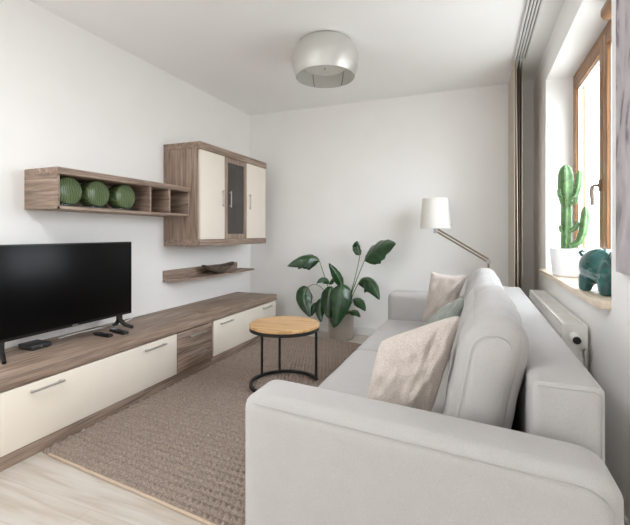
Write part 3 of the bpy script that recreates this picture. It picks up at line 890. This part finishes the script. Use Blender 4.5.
# ------------------------------------------------------------------ radiator
def radiator():
    x0, x1, y0, y1, z0, z1 = .42, .53, 2.40, 3.74, .13, .73
    t = thing('radiator', 'white panel radiator under the window sill behind the sofa', 'radiator', ((x0+x1)/2, 3.07, z0))
    b = bm_new()
    box(b, x0, x0+.022, y0+.004, y1-.004, z0, z1-.012, .004)
    for k in range(40):
        y = y0+.035+k*(y1-y0-.07)/39
        box(b, x0-.004, x0+.004, y-.011, y+.011, z0+.04, z1-.05, .003, 1)
    link('front_panel', b, 'radiator', t)
    link('rear_panel', box(bm_new(), x1-.022, x1, y0+.004, y1-.004, z0, z1-.012, .004), 'radiator', t)
    for y in (y0, y1-.004): link('end_cover', box(bm_new(), x0-.002, x1+.002, y, y+.004, z0-.002, z1, .001, 1), 'radiator', t)
    b = bm_new()
    box(b, x0, x0+.014, y0+.004, y1-.004, z1-.006, z1); box(b, x1-.014, x1, y0+.004, y1-.004, z1-.006, z1)
    for k in range(56):
        y = y0+.004+k*(y1-y0-.012)/55
        box(b, x0+.014, x1-.014, y, y+.014, z1-.006, z1-.001)
    link('top_grille', b, 'radiator', t)
    link('convector_fins', box(bm_new(), x0+.03, x1-.03, y0+.02, y1-.02, z0+.03, z1-.03), 'radiator_slot', t)
    # thermostatic valve on the near end
    vx, vz = .468, .672
    v = link('valve_body', tube(bm_new(), [(vx, y0+.002, vz), (vx, y0-.022, vz)], .015, 16), 'steel', t)
    link('thermostat_knob', tube(bm_new(), [(vx, y0-.018, vz), (vx, y0-.022, vz), (vx, y0-.075, vz-.004), (vx, y0-.08, vz-.004)], [.018, .026, .024, .020], 24), 'radiator', v)
    link('knob_cap', tube(bm_new(), [(vx, y0-.079, vz-.004), (vx, y0-.088, vz-.004), (vx, y0-.09, vz-.004)], [.0185, .0175, .014], 20), 'black_plastic', v)
    b = bm_new(); tube(b, [(.515, y0+.001, .60), (.515, y0-.02, .60), (.515, y0-.028, .59), (.515, y0-.028, .02)], .008, 10)
    cyl(b, (.515, y0-.03, .615), (.515, y0-.03, .57), .013, 12)
    link('supply_pipe', b, 'steel', t)
    for y in (2.7, 3.4): link('wall_bracket', box(bm_new(), x1-.001, XR-.001, y-.015, y+.015, .25, .65), 'radiator', t)
radiator()

# ------------------------------------------------------------------ window sill: cactus and animal figure
def cactus():
    cx, cy, z0 = .612, 3.24, .9005
    t = thing('potted_cactus', 'tall branching green cactus in a white pot on the window sill', 'plant', (cx, cy, z0))
    link('pot', lathe(bm_new(), (cx, cy), [(0, z0), (.096, z0), (.102, z0+.005), (.123, z0+.19), (.122, z0+.194), (.114, z0+.194), (.11, z0+.17), (.095, z0+.03), (0, z0+.03)], 48), 'pot_white', t, 40)
    link('soil', lathe(bm_new(), (cx, cy), [(0, z0+.172), (.112, z0+.168), (.108, z0+.13), (0, z0+.13)], 32), 'soil', t)
    def ribbed(pts, rad, nm, nr=5, ph=0.):
        pts = [V(p) for p in pts]; b = bm_new(); rings = []; n = nr*6
        for p, r, (tg, s, u) in zip(pts, rad, frames(pts)):
            rings.append([b.verts.new(p+(s*math.cos(a)+u*math.sin(a))*r*(.62+.38*abs(math.cos(nr*(a+ph)/2))**1.3)) for a in [2*PI*k/n for k in range(n)]])
        for a, c in zip(rings, rings[1:]):
            for k in range(n): b.faces.new((a[k], a[(k+1) % n], c[(k+1) % n], c[k]))
        b.faces.new(rings[0]); b.faces.new(rings[-1])
        o = link(nm, b, 'cactus', t, 50)
        b = bm_new(); fr = frames(pts)
        for i in range(len(pts)-1):
            for q in (0., .5):
                p = pts[i]*(1-q)+pts[i+1]*q; r = rad[i]*(1-q)+rad[i+1]*q; tg, s, u = fr[i]
                for k in range(nr):
                    a = 2*PI*k/nr-ph; dr = s*math.cos(a)+u*math.sin(a); c = p+dr*r*.99
                    for w in (-1, 1): tube(b, [c, c+dr*.006+tg*.004*w], [.0012, .0004], 3)
        link('spines', b, 'cactus_edge', o)['kind'] = 'stuff'
        return o
    zb = z0+.165
    H = [0, .06, .13, .20, .25, .275, .31, .36, .41, .445, .46]
    Rr = [.030, .033, .034, .035, .034, .043, .050, .052, .048, .034, .012]
    ribbed([(cx-.018+.004*math.sin(h*8), cy+.03, zb+h*1.33) for h in H], Rr, 'stem', 5, .3)
    # long right arm and the small buds
    ribbed([(cx+.0, cy-.01, zb+0.040), (cx+.05, cy-.02, zb+0.073), (cx+.072, cy-.025, zb+0.133), (cx+.082, cy-.025, zb+0.213), (cx+.086, cy-.025, zb+0.279), (cx+.086, cy-.025, zb+0.313)], [.018, .024, .027, .028, .025, .008], 'branch', 4)
    ribbed([(cx+.0, cy+.01, zb+0.372), (cx+.035, cy, zb+0.399), (cx+.05, cy, zb+0.465), (cx+.056, cy, zb+0.545), (cx+.058, cy, zb+0.565)], [.015, .02, .022, .019, .006], 'branch', 4)
    ribbed([(cx+.0, cy, zb+0.146), (cx+.03, cy-.01, zb+0.166), (cx+.04, cy-.01, zb+0.200), (cx+.04, cy-.01, zb+0.219)], [.012, .018, .018, .006], 'branch', 4)
    ribbed([(cx-.03, cy+.02, zb+0.379), (cx-.058, cy+.01, zb+0.399), (cx-.063, cy+.01, zb+0.432), (cx-.063, cy+.01, zb+0.446)], [.012, .017, .015, .005], 'branch', 4)
    ribbed([(cx-.03, cy+.02, zb+0.133), (cx-.052, cy+.01, zb+0.153), (cx-.056, cy+.01, zb+0.180), (cx-.056, cy+.01, zb+0.189)], [.009, .012, .011, .004], 'branch', 4)
    ribbed([(cx+.0, cy, zb+0.333), (cx+.028, cy-.03, zb+0.348), (cx+.033, cy-.035, zb+0.379), (cx+.033, cy-.035, zb+0.392)], [.01, .014, .013, .004], 'branch', 4)
cactus()

def figurine():
    cx, cy, z0 = .606, 2.375, .9005
    t = thing('animal_figurine', 'glossy teal ceramic pig on the window sill beside the white cactus pot', 'figurine', (cx, cy, z0))
    h = V((.25, -.968, 0)); sd = V((-.968, -.25, 0)); up = V((0, 0, 1))
    def W(a, c, z): return V((cx, cy, z0))+h*a+sd*c+up*z
    b = bm_new()
    def ell(a, c, z, ra, rc, rz, n=28):
        q = bmesh.ops.create_uvsphere(b, u_segments=n, v_segments=n//2, radius=1)
        for v in q['verts']: v.co = W(a+v.co.x*ra, c+v.co.y*rc, z+v.co.z*rz)
    ell(-.040, 0, .130, .125, .094, .094); ell(.085, 0, .112, .085, .080, .078); ell(.01, 0, .112, .14, .088, .080)
    ell(.155, 0, .112, .06, .055, .058); ell(.205, 0, .10, .03, .03, .03)
    for c in (-1, 1):
        for a in (-.095, .085):
            tube(b, [W(a*.9, c*.042, .075), W(a*1.0, c*.05, .028), W(a*1.04, c*.052, .001)], [.044, .033, .027], 20)
    o = link('body', b, 'teal', t, 80)
    rm = o.modifiers.new('fuse', 'REMESH'); rm.mode = 'VOXEL'; rm.voxel_size = .0045; rm.use_smooth_shade = True
    sm = o.modifiers.new('soften', 'SMOOTH'); sm.factor = .5; sm.iterations = 26
    tp = [W(-.150, .01, .165), W(-.165, .015, .172), W(-.172, .03, .183), W(-.166, .042, .196), W(-.158, .034, .206), W(-.16, .022, .198)]
    link('tail', tube(bm_new(), tp, [.011, .010, .009, .008, .007, .005], 10), 'teal', t, 60)
    for c in (-1, 1):
        link('ear', tube(bm_new(), [W(.12, c*.035, .150), W(.125, c*.05, .182), W(.135, c*.058, .210)], [.024, .02, .004], 10), 'teal', t, 60)
figurine()

# wooden blind rail on top of the window frame
t = thing('blind_rail', 'honey wood blind headrail at the top of the window frame', 'blind', (.70, 2.45, 2.36))
b = bm_new()
pr = [(.640, 2.385), (.655, 2.365), (.695, 2.362), (.731, 2.375), (.731, 2.43), (.690, 2.452), (.655, 2.445), (.640, 2.42)]
lo = [b.verts.new((x, WY0+.01, z)) for x, z in pr]; hi = [b.verts.new((x, 2.62, z)) for x, z in pr]
b.faces.new(lo); b.faces.new(hi)
for i in range(8): b.faces.new((lo[i], lo[(i+1) % 8], hi[(i+1) % 8], hi[i]))
link('headrail', b, 'pine_y', t, 50)
link('bracket', box(bm_new(), .68, .72, 2.4, 2.42, 2.44, WZ1), 'steel', t)

# painting on the right wall
t = thing('canvas_picture', 'abstract grey and lilac canvas hanging on the wall right of the window', 'painting', (.535, 1.5, 1.05))
link('canvas', box(bm_new(), .520, .549, .95, 1.925, 1.045, 2.25, .003), 'painting', t)

# ------------------------------------------------------------------ daylight
w = bpy.data.worlds.new('overcast_sky'); S.world = w; w.use_nodes = True
nt = w.node_tree; bg = nt.nodes['Background']
tc = N(nt, 'ShaderNodeTexCoord'); sp = N(nt, 'ShaderNodeSeparateXYZ')
nt.links.new(tc.outputs['Generated'], sp.inputs[0])
r = ramp(nt, [(.42, (.36, .37, .38, 1)), (.54, (.89, .94, 1.02, 1)), (1, (.87, .94, 1.05, 1))])
mp = N(nt, 'ShaderNodeMapRange'); mp.inputs[1].default_value = -1; mp.inputs[2].default_value = 1
nt.links.new(sp.outputs['Z'], mp.inputs[0]); nt.links.new(mp.outputs[0], r.inputs[0]); nt.links.new(r.outputs[0], bg.inputs[0])
bg.inputs[1].default_value = 10.5

def portal(name, loc, rot, sx, sy):
    l = bpy.data.lights.new(name, 'AREA'); l.shape = 'RECTANGLE'; l.size = sx; l.size_y = sy
    l.cycles.is_portal = True
    o = bpy.data.objects.new(name, l); COL.objects.link(o); o.location = loc; o.rotation_euler = rot
portal('window_daylight', (XO+.02, (WY0+WY1)/2, 1.68), (0, PI/2, 0), WZ1-WZ0, WY1-WY0)
portal('side_daylight', (XL-.22, (LY0+LY1)/2, (LZ0+LZ1)/2), (0, -PI/2, 0), LZ1-LZ0, LY1-LY0)

# added fill light under the ceiling, out of view, lifts sofa tops and floor
l = bpy.data.lights.new('added_fill_light', 'AREA'); l.shape = 'DISK'; l.size = .8; l.energy = 27; l.color = (.955, .98, 1.02)
o = bpy.data.objects.new('added_fill_light', l); COL.objects.link(o); o.location = (-1.35, .35, ZC-.06)

# ------------------------------------------------------------------ camera
cam = bpy.data.cameras.new('camera'); co = bpy.data.objects.new('camera', cam); COL.objects.link(co)
cam.sensor_width = 36; cam.lens = 400/630*36
co.location = (0, 0, 1.2)
co.rotation_euler = (PI/2, 0, math.atan(160/400))
cam.shift_x = 0; cam.shift_y = -(262.5-233)/630
cam.clip_start = .02
S.camera = co
S.view_settings.view_transform = 'Standard'; S.view_settings.look = 'None'
S.view_settings.exposure = .2; S.view_settings.gamma = 1
S.view_settings.use_curve_mapping = False
S.cycles.use_denoising = True
S.cycles.max_bounces = 14; S.cycles.diffuse_bounces = 8; S.cycles.transparent_max_bounces = 16
S.cycles.sample_clamp_indirect = 8
